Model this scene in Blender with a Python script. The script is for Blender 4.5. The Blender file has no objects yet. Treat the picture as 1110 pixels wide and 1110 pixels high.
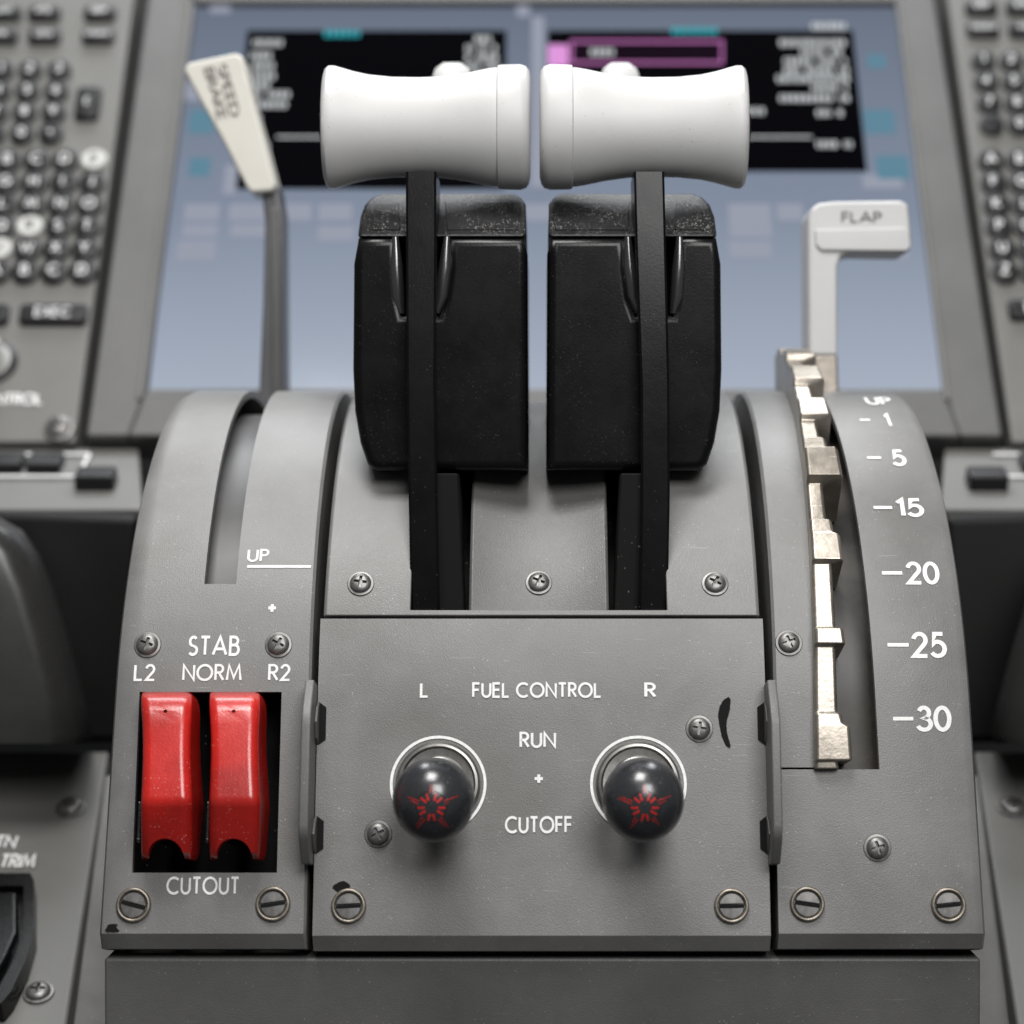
import bpy, bmesh, math, random
from mathutils import Matrix, Vector
random.seed(4)
rad=math.radians
F=2222.0; CX=588.0; CY=555.0
sc=bpy.context.scene; COL=sc.collection
WM={}
# ---------------------------------------------------------------- helpers
def P(px,py,Y): return Vector(((px-CX)*Y/F, Y, (CY-py)*Y/F))
T0=rad(12); Y0=.618; Z0=-.057; R=.127
def prof(s,n=0.0):
    if s<0: th=T0; y=Y0+s*math.sin(T0); z=Z0+s*math.cos(T0)
    else:
        th=T0+s/R
        y=Y0+R*(math.cos(T0)-math.cos(th)); z=Z0+R*(math.sin(th)-math.sin(T0))
    return y-n*math.cos(th), z+n*math.sin(th), th
def S3(X,s,n=0.0):
    y,z,_=prof(s,n); return Vector((X,y,z))
def s_of(py,n=0.0):
    def f(s):
        y,z,_=prof(s,n); return CY-F*z/y
    a=-.12; b=a; best=1e9; s=a
    while s<R*rad(80):
        v=f(s)
        if v<best: best=v; b=s
        s+=.002
    if py<=best: return b
    for _ in range(40):
        m=(a+b)/2
        if f(m)>py: a=m
        else: b=m
    return (a+b)/2
def XS(px,py,n=0.0):
    s=s_of(py,n); y,z,_=prof(s,n); return (px-CX)*y/F, s
def frame(loc,th,spin=0):
    c,s=math.cos(th),math.sin(th)
    M=Matrix(((1,0,0,loc[0]),(0,s,-c,loc[1]),(0,c,s,loc[2]),(0,0,0,1)))
    return M@Matrix.Rotation(spin,4,'Z')
def SF(px,py,n=0.0,spin=0):
    X,s=XS(px,py,n); y,z,th=prof(s,n)
    return frame((X,y,z),th,spin)
QT=math.atan(.585)
def Q(px,py,n=0.0):
    k=(CY-py)/F; Y=.8487/(1-.585*k)
    v=P(px,py,Y); return v+Vector((0,-math.cos(QT),math.sin(QT)))*n
def QF(px,py,n=0.0,spin=0): return frame(Q(px,py,n),QT,spin)

def thing(name,label,cat,loc=(0,0,0),group=None):
    o=bpy.data.objects.new(name,None); COL.objects.link(o); o.empty_display_size=.01
    o.location=loc; WM[o.name]=Matrix.Translation(loc)
    o['label']=label; o['category']=cat
    if group: o['group']=group
    return o
def link(name,me,mat,parent=None,M=None,wn=False):
    o=bpy.data.objects.new(name,me); COL.objects.link(o)
    M=M.copy() if M else Matrix.Identity(4)
    WM[o.name]=M
    if parent: o.parent=parent; o.matrix_basis=WM[parent.name].inverted()@M
    else: o.matrix_basis=M
    if mat and not me.materials: me.materials.append(mat)
    if wn:
        m=o.modifiers.new('wn','WEIGHTED_NORMAL'); m.keep_sharp=True
    return o
def obj(name,bm,mat,parent=None,M=None,bev=0,seg=3,ang=30,smooth=40):
    bmesh.ops.recalc_face_normals(bm,faces=bm.faces)
    if bev>0:
        ed=[e for e in bm.edges if len(e.link_faces)==2 and e.calc_face_angle(0)>rad(ang)]
        bmesh.ops.bevel(bm,geom=ed,offset=bev,segments=seg,profile=.5,affect='EDGES',clamp_overlap=True)
    me=bpy.data.meshes.new(name); bm.to_mesh(me); bm.free()
    for p in me.polygons: p.use_smooth=True
    me.set_sharp_from_angle(angle=rad(smooth))
    return link(name,me,mat,parent,M,wn=bev>0)
def tagS(o): o['kind']='structure'; return o
def box(sx,sy,sz,bm=None,c=(0,0,0)):
    bm=bm or bmesh.new()
    M=Matrix.Translation(c)@Matrix.Diagonal((sx,sy,sz,1))
    bmesh.ops.create_cube(bm,size=1,matrix=M); return bm
def lathe(pr,n=40,bm=None,M=None,cap=True):
    bm=bm or bmesh.new(); rings=[]
    for r,z in pr:
        ring=[]
        for i in range(n):
            a=2*math.pi*i/n; v=Vector((r*math.cos(a),r*math.sin(a),z))
            ring.append(bm.verts.new(M@v if M else v))
        rings.append(ring)
    for a,b in zip(rings,rings[1:]):
        for i in range(n): bm.faces.new((a[i],a[(i+1)%n],b[(i+1)%n],b[i]))
    if cap: bm.faces.new(rings[0][::-1]); bm.faces.new(rings[-1])
    return bm
def loft(rows,bm=None):
    bm=bm or bmesh.new(); rr=[[bm.verts.new(p) for p in r] for r in rows]; n=len(rr[0])
    for a,b in zip(rr,rr[1:]):
        for i in range(n): bm.faces.new((a[i],a[(i+1)%n],b[(i+1)%n],b[i]))
    bm.faces.new(rr[0][::-1]); bm.faces.new(rr[-1]); return bm
def prism(pts,depth,bm=None):
    bm=bm or bmesh.new(); d=Vector(depth)
    a=[bm.verts.new(p) for p in pts]; b=[bm.verts.new(Vector(p)+d) for p in pts]
    bm.faces.new(a); bm.faces.new(b[::-1]); n=len(pts)
    for i in range(n): bm.faces.new((a[i],b[i],b[(i+1)%n],a[(i+1)%n]))
    return bm
def boolean(me,cut):
    a=bpy.data.objects.new('tmp_a',me); b=bpy.data.objects.new('tmp_b',cut)
    COL.objects.link(a); COL.objects.link(b)
    m=a.modifiers.new('b','BOOLEAN'); m.object=b; m.operation='DIFFERENCE'; m.solver='EXACT'
    dg=bpy.context.evaluated_depsgraph_get(); r=bpy.data.meshes.new_from_object(a.evaluated_get(dg))
    bpy.data.objects.remove(a); bpy.data.objects.remove(b)
    for p in r.polygons: p.use_smooth=True
    r.set_sharp_from_angle(angle=rad(35)); return r
def tomesh(bm,name='m'):
    bmesh.ops.recalc_face_normals(bm,faces=bm.faces)
    me=bpy.data.meshes.new(name); bm.to_mesh(me); bm.free(); return me
# ---------------------------------------------------------------- materials
def mat(name,col,rough=.5,metal=0,var=.12,vs=60,speck=0,spc=(.6,.58,.55),sps=900,bump=.0,bs=1500,coat=0,spec=.5,rv=.1,grime=0,scr=0,gcol=None):
    m=bpy.data.materials.new(name); m.use_nodes=True; N=m.node_tree.nodes; L=m.node_tree.links
    b=N['Principled BSDF']; b.inputs['Metallic'].default_value=metal
    b.inputs['Coat Weight'].default_value=coat; b.inputs['Specular IOR Level'].default_value=spec
    b.inputs['Coat Roughness'].default_value=.2
    tc=N.new('ShaderNodeTexCoord')
    nz=N.new('ShaderNodeTexNoise'); nz.inputs['Scale'].default_value=vs; nz.inputs['Detail'].default_value=8; nz.inputs['Roughness'].default_value=.7
    L.new(tc.outputs['Object'],nz.inputs['Vector'])
    r=N.new('ShaderNodeValToRGB'); r.color_ramp.elements[0].position=.3; r.color_ramp.elements[1].position=.72
    r.color_ramp.elements[0].color=[c*(1-var) for c in col]+[1]; r.color_ramp.elements[1].color=[min(1,c*(1+var)) for c in col]+[1]
    L.new(nz.outputs['Fac'],r.inputs['Fac']); out=r.outputs['Color']
    def mixc(fac,out,c):
        mx=N.new('ShaderNodeMix'); mx.data_type='RGBA'; L.new(fac,mx.inputs[0]); L.new(out,mx.inputs[6]); mx.inputs[7].default_value=list(c)+[1]; return mx.outputs[2]
    def mth(op,a,bv):
        x=N.new('ShaderNodeMath'); x.operation=op; L.new(a,x.inputs[0])
        if hasattr(bv,'links'): L.new(bv,x.inputs[1])
        else: x.inputs[1].default_value=bv
        return x.outputs[0]
    if grime>0:   # soft stains
        g=N.new('ShaderNodeTexNoise'); g.inputs['Scale'].default_value=22; g.inputs['Detail'].default_value=6; g.inputs['Distortion'].default_value=.6; L.new(tc.outputs['Object'],g.inputs['Vector'])
        mr=N.new('ShaderNodeMapRange'); mr.inputs[1].default_value=.50; mr.inputs[2].default_value=.75; mr.inputs[4].default_value=grime; L.new(g.outputs['Fac'],mr.inputs[0])
        out=mixc(mr.outputs[0],out,gcol or [c*.55 for c in col])
    if scr>0:     # fine hairline scratches
        mp=N.new('ShaderNodeMapping'); mp.inputs['Rotation'].default_value=(0,rad(35),rad(20)); mp.inputs['Scale'].default_value=(60,500,900); L.new(tc.outputs['Object'],mp.inputs[0])
        g=N.new('ShaderNodeTexNoise'); g.inputs['Scale'].default_value=1; g.inputs['Detail'].default_value=2; L.new(mp.outputs[0],g.inputs['Vector'])
        f=mth('GREATER_THAN',g.outputs['Fac'],.735); f=mth('MULTIPLY',f,scr); out=mixc(f,out,[min(1,c*2.2+.03) for c in col])
    if speck>0:
        v=N.new('ShaderNodeTexVoronoi'); v.inputs['Scale'].default_value=sps; L.new(tc.outputs['Object'],v.inputs['Vector'])
        n2=N.new('ShaderNodeTexNoise'); n2.inputs['Scale'].default_value=sps*.06; n2.inputs['Detail'].default_value=3; L.new(tc.outputs['Object'],n2.inputs['Vector'])
        sep=N.new('ShaderNodeSeparateColor'); L.new(v.outputs['Color'],sep.inputs[0])
        siz=mth('MULTIPLY',sep.outputs[1],.34)
        a=mth('LESS_THAN',v.outputs['Distance'],siz); c=mth('LESS_THAN',sep.outputs[0],speck)
        d=mth('MULTIPLY',a,c)
        mr=N.new('ShaderNodeMapRange'); mr.inputs[1].default_value=.42; mr.inputs[2].default_value=.68; L.new(n2.outputs['Fac'],mr.inputs[0])
        e=mth('MULTIPLY',d,mr.outputs[0]); out=mixc(e,out,spc)
    L.new(out,b.inputs['Base Color'])
    mr=N.new('ShaderNodeMapRange'); mr.inputs[3].default_value=max(.02,rough-rv); mr.inputs[4].default_value=min(1,rough+rv)
    L.new(nz.outputs['Fac'],mr.inputs[0]); L.new(mr.outputs[0],b.inputs['Roughness'])
    if bump>0:
        n3=N.new('ShaderNodeTexNoise'); n3.inputs['Scale'].default_value=bs; n3.inputs['Detail'].default_value=3; L.new(tc.outputs['Object'],n3.inputs['Vector'])
        bp=N.new('ShaderNodeBump'); bp.inputs['Strength'].default_value=bump; bp.inputs['Distance'].default_value=.0004
        L.new(n3.outputs['Fac'],bp.inputs['Height']); L.new(bp.outputs[0],b.inputs['Normal'])
    return m
def emit(name,col,st,grad=None):
    m=bpy.data.materials.new(name); m.use_nodes=True; N=m.node_tree.nodes; L=m.node_tree.links
    b=N['Principled BSDF']; b.inputs['Base Color'].default_value=[c*.05 for c in col]+[1]; b.inputs['Roughness'].default_value=.12
    b.inputs['Specular IOR Level'].default_value=.08
    b.inputs['Emission Color'].default_value=list(col)+[1]; b.inputs['Emission Strength'].default_value=st
    if grad:
        tc=N.new('ShaderNodeTexCoord'); sp=N.new('ShaderNodeSeparateXYZ'); L.new(tc.outputs['Generated'],sp.inputs[0])
        r=N.new('ShaderNodeValToRGB'); e=r.color_ramp.elements
        e[0].position=0; e[0].color=list(grad[0])+[1]; e[1].position=1; e[1].color=list(grad[2])+[1]
        k=e.new(.45); k.color=list(grad[1])+[1]
        L.new(sp.outputs[2],r.inputs[0]); L.new(r.outputs[0],b.inputs['Emission Color'])
    return m
GREY=mat('grey_paint',(.158,.156,.152),.42,var=.12,vs=55,speck=.14,spc=(.36,.355,.345),sps=1500,bump=.28,bs=2600,grime=.6,scr=.2,rv=.08,gcol=(.095,.088,.080))
GREYC=mat('shaded_grey_paint',(.105,.103,.100),.40,var=.14,vs=55,speck=.14,spc=(.3,.3,.29),sps=1500,bump=.28,bs=2600,grime=.6,scr=.2,rv=.08,gcol=(.06,.057,.052))  # darker copy of the grey paint; the strip's shading is put into its colour
GREYG=mat('guard_grey_paint',(.100,.099,.096),.42,var=.12,vs=55,speck=.1,spc=(.3,.3,.29),sps=1500,bump=.2,bs=2600)
GREYD=mat('dark_grey_paint',(.085,.084,.083),.5,var=.12,vs=40,speck=.1,spc=(.25,.24,.23),sps=1500,bump=.25,bs=2500,scr=.2)
GREYB=mat('back_grey_paint',(.120,.119,.112),.5,var=.08,vs=40,bump=.1)
BLK=mat('black_plastic',(.003,.003,.0033),.27,var=.3,vs=70,speck=.12,spc=(.12,.115,.11),sps=2100,bump=.08,bs=1500,rv=.08,spec=.22,scr=.05)
GLOSS=mat('gloss_highlight_lip',(.02,.02,.021),.20,var=.1,vs=70,spec=1.0,coat=1,rv=.05)
ARM=mat('black_arm_paint',(.003,.003,.0033),.24,var=.3,vs=70,speck=.04,spc=(.15,.14,.14),sps=1900,bump=.05,bs=1500,rv=.06,spec=.2,scr=.06)
BLKD=mat('dusty_black_plastic',(.010,.010,.011),.40,var=.5,vs=90,speck=.9,spc=(.55,.53,.49),sps=1700,bump=.6,bs=2200,spec=.35)
BLKM=mat('matt_black',(.004,.004,.004),.8,var=.2,speck=.12,spc=(.14,.14,.13),spec=.2)
SLOT=mat('slot_liner',(.045,.044,.044),.42,var=.3,vs=50)
SLOTB=mat('brown_slot_liner',(.030,.026,.022),.42,var=.8,vs=60,spec=.4)
WHITE=mat('white_handle',(.47,.47,.465),.45,var=.03,vs=50,speck=.08,spc=(.30,.29,.27),sps=1200,bump=.08,bs=1500,grime=.15,spec=.35)
CREAM=mat('cream_handle',(.54,.525,.475),.42,var=.04,vs=50)
INK=mat('white_ink',(.74,.74,.73),.6,var=.15,vs=900)
INKK=mat('key_legend_ink',(.60,.60,.60),.6,var=.12,vs=900)
INKD=mat('dark_ink',(.06,.06,.06),.6,var=.05)
INKG=mat('grey_ink',(.16,.15,.14),.6,var=.1)
RED=mat('red_guard',(.43,.012,.008),.30,var=.18,vs=60,speck=.30,spc=(.70,.30,.26),sps=1700,coat=.25,bump=.14,bs=1500,grime=.7,scr=.3,gcol=(.18,.009,.007))
STEEL=mat('screw_steel',(.17,.165,.16),.42,metal=.7,var=.35,vs=500)
BRASS=mat('worn_fastener_ring',(.24,.215,.18),.42,metal=.8,var=.4,vs=400)
COLLAR=mat('switch_collar',(.20,.195,.185),.32,metal=.8,var=.25,vs=150)
NICK=mat('nickel_plate',(.36,.325,.28),.36,metal=.8,var=.3,vs=130,bump=.2,bs=600,grime=.8,scr=.3,gcol=(.15,.13,.10))
ALU=mat('grey_metal_shaft',(.14,.14,.145),.38,metal=.5,var=.1)
KNOB=mat('black_knob',(.022,.023,.026),.26,var=.2,vs=200,speck=.14,spc=(.3,.3,.3),sps=1600,coat=.35,bump=.10,bs=1200)
REDREF=mat('red_reflection',(.50,.015,.012),.35,var=.35,vs=700)
KEY=mat('key_black',(.009,.009,.010),.4,var=.1,spec=.3)
PALE=mat('pale_knob',(.50,.50,.48),.4,var=.05)
CASE=mat('glossy_grey_case',(.022,.0215,.021),.28,var=.1,vs=25)
CASED=mat('dark_case',(.005,.005,.005),.5,var=.1,vs=25,spec=.2)
DARK=mat('dark_backdrop',(.010,.010,.011),.8,var=.2)
E_BG=emit('screen_glow',(.2,.25,.35),.95,grad=((.40,.45,.54),(.215,.255,.33),(.13,.155,.205)))
E_BLK=emit('screen_black',(.003,.003,.005),.5)
E_W=emit('screen_white',(.75,.78,.8),.75)
E_C=emit('screen_cyan',(.05,.50,.58),.75)
E_M=emit('screen_magenta',(.55,.19,.49),.75)
E_MD=emit('screen_dark_magenta',(.012,.005,.013),.7)
E_B=emit('screen_button',(.29,.31,.38),1.0)
E_CY=emit('screen_teal_patch',(.13,.27,.36),.8)
# ---------------------------------------------------------------- stroke lettering
def arc(cx,cy,rx,ry,a0,a1,n=16): return [(cx+rx*math.cos(rad(a0+(a1-a0)*i/n)),cy+ry*math.sin(rad(a0+(a1-a0)*i/n))) for i in range(n+1)]
G={'A':(.86,[[(0,0),(.43,1),(.86,0)],[(.16,.32),(.70,.32)]]),
'B':(.56,[[(0,.54),(0,1),(.22,1)]+arc(.24,.77,.24,.23,80,-90)+[(0,.54),(0,0),(.26,0)]+arc(.28,.27,.27,.27,-80,90)]),
'C':(.84,[arc(.5,.5,.5,.5,48,312,24)]),'D':(.75,[[(0,0),(0,1),(.22,1)]+arc(.25,.5,.5,.5,86,-86)+[(.2,0),(0,0)]]),
'E':(.5,[[(.5,1),(0,1),(0,0),(.5,0)],[(0,.52),(.46,.52)]]),'F':(.48,[[(.48,1),(0,1),(0,0)],[(0,.52),(.44,.52)]]),
'G':(.98,[arc(.5,.5,.5,.5,48,360,24)+[(.58,.5)]]),'H':(.66,[[(0,0),(0,1)],[(.66,0),(.66,1)],[(0,.52),(.66,.52)]]),
'I':(.02,[[(0,0),(0,1)]]),'J':(.32,[[(.3,1),(.3,.2)]+arc(.1,.2,.2,.2,0,-90,6)]),'K':(.6,[[(0,0),(0,1)],[(.56,1),(.04,.5),(.6,0)]]),
'L':(.45,[[(0,1),(0,0),(.45,0)]]),'M':(.95,[[(0,0),(.13,1),(.475,.15),(.82,1),(.95,0)]]),'N':(.72,[[(0,0),(0,1),(.72,0),(.72,1)]]),
'O':(1.0,[arc(.5,.5,.5,.5,0,360,28)]),'P':(.5,[[(0,0),(0,1),(.2,1)]+arc(.24,.75,.26,.25,80,-80)+[(.2,.5),(0,.5)]]),
'Q':(1.0,[arc(.5,.5,.5,.5,0,360,28),[(.6,.35),(1,-.02)]]),'R':(.54,[[(0,0),(0,1),(.2,1)]+arc(.24,.75,.26,.25,80,-80)+[(.2,.5),(0,.5)],[(.22,.5),(.54,0)]]),
'S':(.52,[arc(.27,.745,.22,.255,35,270,14)+arc(.26,.245,.26,.245,88,-145,14)]),'T':(.56,[[(0,1),(.56,1)],[(.28,1),(.28,0)]]),
'U':(.62,[[(0,1),(0,.31)]+arc(.31,.31,.31,.31,180,360,14)+[(.62,1)]]),'V':(.76,[[(0,1),(.38,0),(.76,1)]]),'W':(1.1,[[(0,1),(.28,0),(.55,.9),(.82,0),(1.1,1)]]),
'X':(.66,[[(0,0),(.66,1)],[(0,1),(.66,0)]]),'Y':(.66,[[(0,1),(.33,.45),(.66,1)],[(.33,.45),(.33,0)]]),'Z':(.6,[[(0,1),(.6,1),(0,0),(.6,0)]]),
'0':(.56,[arc(.28,.5,.28,.5,0,360,24)]),'1':(.24,[[(0,.8),(.2,1),(.2,0)]]),'2':(.56,[arc(.27,.72,.25,.28,170,-38,14)+[(.02,0),(.56,0)]]),
'3':(.52,[arc(.25,.76,.21,.24,160,-88,12)+arc(.25,.26,.27,.26,86,-160,12)]),'4':(.6,[[(.45,0),(.45,1),(0,.28),(.6,.28)]]),
'5':(.54,[[(.48,1),(.14,1),(.07,.55)]+arc(.24,.32,.29,.32,118,-148,14)]),'6':(.54,[[(.38,1),(.05,.42)]+arc(.27,.28,.27,.28,150,510,18)]),
'7':(.52,[[(0,1),(.52,1),(.14,0)]]),'8':(.5,[arc(.25,.75,.2,.25,0,360),arc(.25,.26,.25,.26,0,360)]),'9':(.54,[[(.16,0),(.49,.58)]+arc(.27,.72,.27,.28,-30,330,18)]),
'+':(.5,[[(0,.5),(.5,.5)],[(.25,.25),(.25,.75)]]),'-':(.4,[[(0,.5),(.4,.5)]])}
def ribbon(bm,pts,w,fn):
    pts=[Vector((p[0],p[1])) for p in pts]; q=[pts[0]]
    for p in pts[1:]:
        if (p-q[-1]).length>1e-5: q.append(p)
    pts=q; closed=(pts[0]-pts[-1]).length<1e-4
    if closed: pts=pts[:-1]
    n=len(pts); L=[];Rr=[]
    for i in range(n):
        a=pts[i-1] if (i>0 or closed) else None
        c=pts[(i+1)%n] if (i<n-1 or closed) else None
        d1=(pts[i]-a).normalized() if a is not None else None
        d2=(c-pts[i]).normalized() if c is not None else None
        if d1 is None: d1=d2
        if d2 is None: d2=d1
        n1=Vector((-d1.y,d1.x)); n2=Vector((-d2.y,d2.x)); m=(n1+n2)
        m=m.normalized() if m.length>1e-3 else n1
        k=w/max(.45,m.dot(n1))
        L.append(bm.verts.new(fn(*(pts[i]+m*k)))); Rr.append(bm.verts.new(fn(*(pts[i]-m*k))))
    for i in range(n if closed else n-1):
        j=(i+1)%n; bm.faces.new((Rr[i],Rr[j],L[j],L[i]))
def layout(txt,gap=.22):
    x=0; out=[]
    for ch in txt:
        if ch==' ': x+=.42; continue
        w,st=G[ch]; out.append((x,st)); x+=w+gap
    return x-gap,out
def text_bm(txt,W,H,fn,wt=.062,gap=.22):
    tw,ls=layout(txt,gap); kx=(W/tw) if W else H; bm=bmesh.new(); c=0
    for x0,sts in ls:
        for st in sts:
            eps=c*.000004; c=(c+1)%3
            def f2(u,v,eps=eps): return fn((u+x0-tw/2)*kx,(v-.5)*H,eps)
            ribbon(bm,st,wt,f2)
    return bm
def surf_text(txt,px,py,w,h,parent,n=.0002,wt=.082,gap=.25,m=None):
    X,s=XS(px,py,n); sa=s_of(py+h/2,n); sb=s_of(py-h/2,n); y,_,_=prof(s,n)
    bm=text_bm(txt,w*y/F,sb-sa,lambda u,v,e:S3(X+u,s+v,n+e),wt,gap)
    return obj('printed_lettering',bm,m or INK,parent)
def frame_text(txt,M,W,H,parent,n=.0002,wt=.07,gap=.2,m=None,name='printed_lettering'):
    bm=text_bm(txt,W,H,lambda u,v,e:M@Vector((u,v,n+e)),wt,gap)
    return obj(name,bm,m or INK,parent)
def surf_line(x0,y0,x1,y1,th,parent,n=.0002,name='printed_line'):
    X0,s=XS(x0,y0,n); X1,_=XS(x1,y1,n); y,_,_=prof(s); h=th*y/F/2; bm=bmesh.new()
    bm.faces.new([bm.verts.new(S3(a,b,n)) for a,b in ((X0,s-h),(X1,s-h),(X1,s+h),(X0,s+h))])
    return obj(name,bm,INK,parent)
# ---------------------------------------------------------------- curved panels
def panel(name,cols,s0,s1,holes,m,parent,th=.0025,bev=.0009,lip=True,n0=0):
    rows=[(s0-.0048,-.012),(s0-.0044,-.0040)] if lip else []
    cuts=[s0,s1]; s=s0
    while s<s1: cuts.append(s); s+=.004
    for h in holes: cuts+= [h[2],h[3]]
    cuts=sorted(c for c in cuts if s0<=c<=s1); cc=[cuts[0]]
    hs={h[2] for h in holes}|{h[3] for h in holes}
    for c in cuts[1:]:
        if c-cc[-1]<.0012:
            if c in hs and cc[-1] not in hs: cc[-1]=c
            elif c in hs and c-cc[-1]>1e-6: cc.append(c)
            continue
        cc.append(c)
    rows+=[(c,0) for c in cc]
    bm=bmesh.new(); g=[]
    for s,dn in rows:
        t=(s+.075)/.2; g.append([bm.verts.new(S3(c[0]+(c[1]-c[0])*t,s,c[2]+dn+n0)) for c in cols])
    for j in range(len(rows)-1):
        sm=(rows[j][0]+rows[j+1][0])/2
        for i in range(len(cols)-1):
            if any(h[0]<=i<h[1] and h[2]<sm<h[3] for h in holes): continue
            bm.faces.new((g[j][i],g[j][i+1],g[j+1][i+1],g[j+1][i]))
    me=bpy.data.meshes.new(name); bm.to_mesh(me); bm.free()
    for p in me.polygons: p.use_smooth=True
    o=link(name,me,m,parent)
    a=o.modifiers.new('s','SOLIDIFY'); a.thickness=th; a.offset=-1
    b=o.modifiers.new('b','BEVEL'); b.width=bev; b.segments=3; b.limit_method='ANGLE'; b.angle_limit=rad(35); b.harden_normals=True
    return o
def c3(x,n=0,xt=None): return (x,x if xt is None else xt,n)
SB=s_of(1012); STOP=R*rad(150)
ped=thing('control_pedestal','grey metal cockpit control pedestal with curved top, white markings and lever slots','control pedestal',(0,.68,-.18))
OB,OT=.1314,.1274
sgA,sgB=s_of(946),s_of(750)
lc=panel('cover_panel',[c3(-OB,-.05,-OT),c3(-OB,-.0045,-OT),c3(-OB+.0011,-.0014,-OT+.0011),c3(-OB+.0038,0,-OT+.0038),c3(-.1216),c3(-.1041),c3(-.0943),c3(-.0787),c3(-.0704,0,-.0712),c3(-.0697,-.0009,-.0702),c3(-.0697,-.02,-.0702)],
   SB,STOP,[(4,7,sgA,sgB),(5,6,s_of(633),STOP-.02)],GREY,ped)
lc['label']='left curved cover panel with stabilizer cutout markings'
sm_=s_of(667)
uc=panel('cover_panel',[c3(-.0675,-.02,-.0665),c3(-.0675,-.0009,-.0665),c3(-.0668,0,-.0655),c3(-.0404),c3(.0381),c3(.0662,0,.0649),c3(.0669,-.0009,.0659),c3(.0669,-.02,.0659)],
   sm_,STOP,[(3,4,s_of(661),STOP-.03)],GREY,ped,lip=False,th=.003,bev=.0011)
uc['label']='upper centre cover panel with two thrust lever slots'
cols=[c3(-.0226,-.02),c3(-.0226,-.0008)]
for i in range(13):
    u=-1+i/6; cols.append(c3(-.0011+.0207*u,-.0030*(1-u*u)))
cols+=[c3(.0204,-.0008),c3(.0204,-.02)]
cs=panel('centre_strip',cols,s_of(660.5),STOP,[],GREYC,ped,lip=False,th=.002,bev=.0005,n0=-.0014)
fp=panel('cover_panel',[c3(-.0677,-.02),c3(-.0677),c3(0),c3(.0672),c3(.0672,-.02)],SB-.0006,sm_-.0013,[],GREY,ped,n0=.0006,bev=.0009)
fp['label']='fuel control panel'
SR0,SR1=.1022,.0975
s833=s_of(834)
rc=panel('cover_panel',[c3(.0696,-.02),c3(.0696),c3(SR0,0,SR1),c3(OB-.0038,0,OT-.0038),c3(OB-.0011,-.0014,OT-.0011),c3(OB,-.0045,OT),c3(OB,-.05,OT)],
   SB,STOP,[(0,2,s833,STOP)],GREY,ped)
rc['label']='right curved cover panel with flap position numbers'
stp=panel('trim_strip',[c3(.0696,-.02,.0704),c3(.0696,-.0009,.0704),c3(.0703,0,.0714),c3(.0800,0,.0855),c3(.0800,-.012,.0855)],s833+.0006,STOP,[],GREY,ped,lip=False,th=.0018,bev=.0006)
bm=bmesh.new(); n=-.02; s=-.085
ss=[]
while s<STOP: ss.append(s); s+=.006
A=[bm.verts.new(S3(-.1262,s,n)) for s in ss]; B=[bm.verts.new(S3(.1262,s,n)) for s in ss]
for i in range(len(ss)-1): bm.faces.new((A[i],B[i],B[i+1],A[i+1]))
obj('slot_liner',bm,BLKM,ped)
def liner(xa,xb,ya,n,m):
    bm=bmesh.new(); s=s_of(ya)-.004; A=[];B=[]
    while s<STOP-.02:
        A.append(bm.verts.new(S3(xa,s,n))); B.append(bm.verts.new(S3(xb,s,n))); s+=.005
    for i in range(len(A)-1): bm.faces.new((A[i],B[i],B[i+1],A[i+1]))
    return obj('slot_liner',bm,m,ped)
liner(-.107,-.092,633,-.0085,SLOT)
liner(.0800,.106,834,-.013,SLOTB)
bm=prism([Vector((x,y,z)) for x,y,z in ((-.1301,.6085,-.1325),(.1301,.6085,-.1325),(.1303,.6105,-.19),(-.1303,.6105,-.19))],(0,.16,0))
b_=obj('base_box',bm,GREYD,ped,bev=.001)
for sx in (-1,1):
    pts=[]; s=-.066
    while s<STOP: y,z,_=prof(s,-.010); pts.append(Vector((sx*.1262,y,z))); s+=.006
    pts+= [Vector((sx*.1262,.80,-.15)),Vector((sx*.1262,.65,-.15))]
    obj('side_cheek',prism(pts,(-sx*.002,0,0)),GREYD,ped)
# -- lettering
surf_text('STAB',232,700,54,19,lc); surf_text('NORM',230,729,62,16,lc); surf_text('L2',157,729,21,16,lc); surf_text('R2',303,729,22,16,lc)
surf_text('CUTOUT',220,960,77,17,lc); surf_text('UP',280,602,21,12,lc); surf_line(268,614,337,614,3.2,lc)
surf_text('+',295,659,8,16,lc,wt=.1)
for t,x,y,w,h in (('L',460,748,7,14),('R',705,748,10,14),('FUEL CONTROL',582,748,138,14.5),('RUN',583,802,37,15),('CUTOFF',584,894,71,16),('+',584,844,9,18)):
    surf_text(t,x,y,w,h,fp,n=.0009,wt=.09)
for t,y,xa,xb,xc,w,h in (('1',455,932,943,962,4,12),('5',496,940,955,974,12,15),('15',550,947,967,986,26,17),('20',621,956,978,1000,32,21),('25',699,962,985,1007,34,24),('30',779,968,990,1012,34,24)):
    surf_text(t,xc,y,w,h,rc,wt=.092,gap=.2); surf_line(xa,y,xb,y,4.0,rc)
s_=R*rad(61)
obj('printed_lettering',text_bm('UP',.0078,.009,lambda u,v,e:S3(.1155+u,s_+v,.0003+e),.09,.25),INK,rc)
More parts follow.
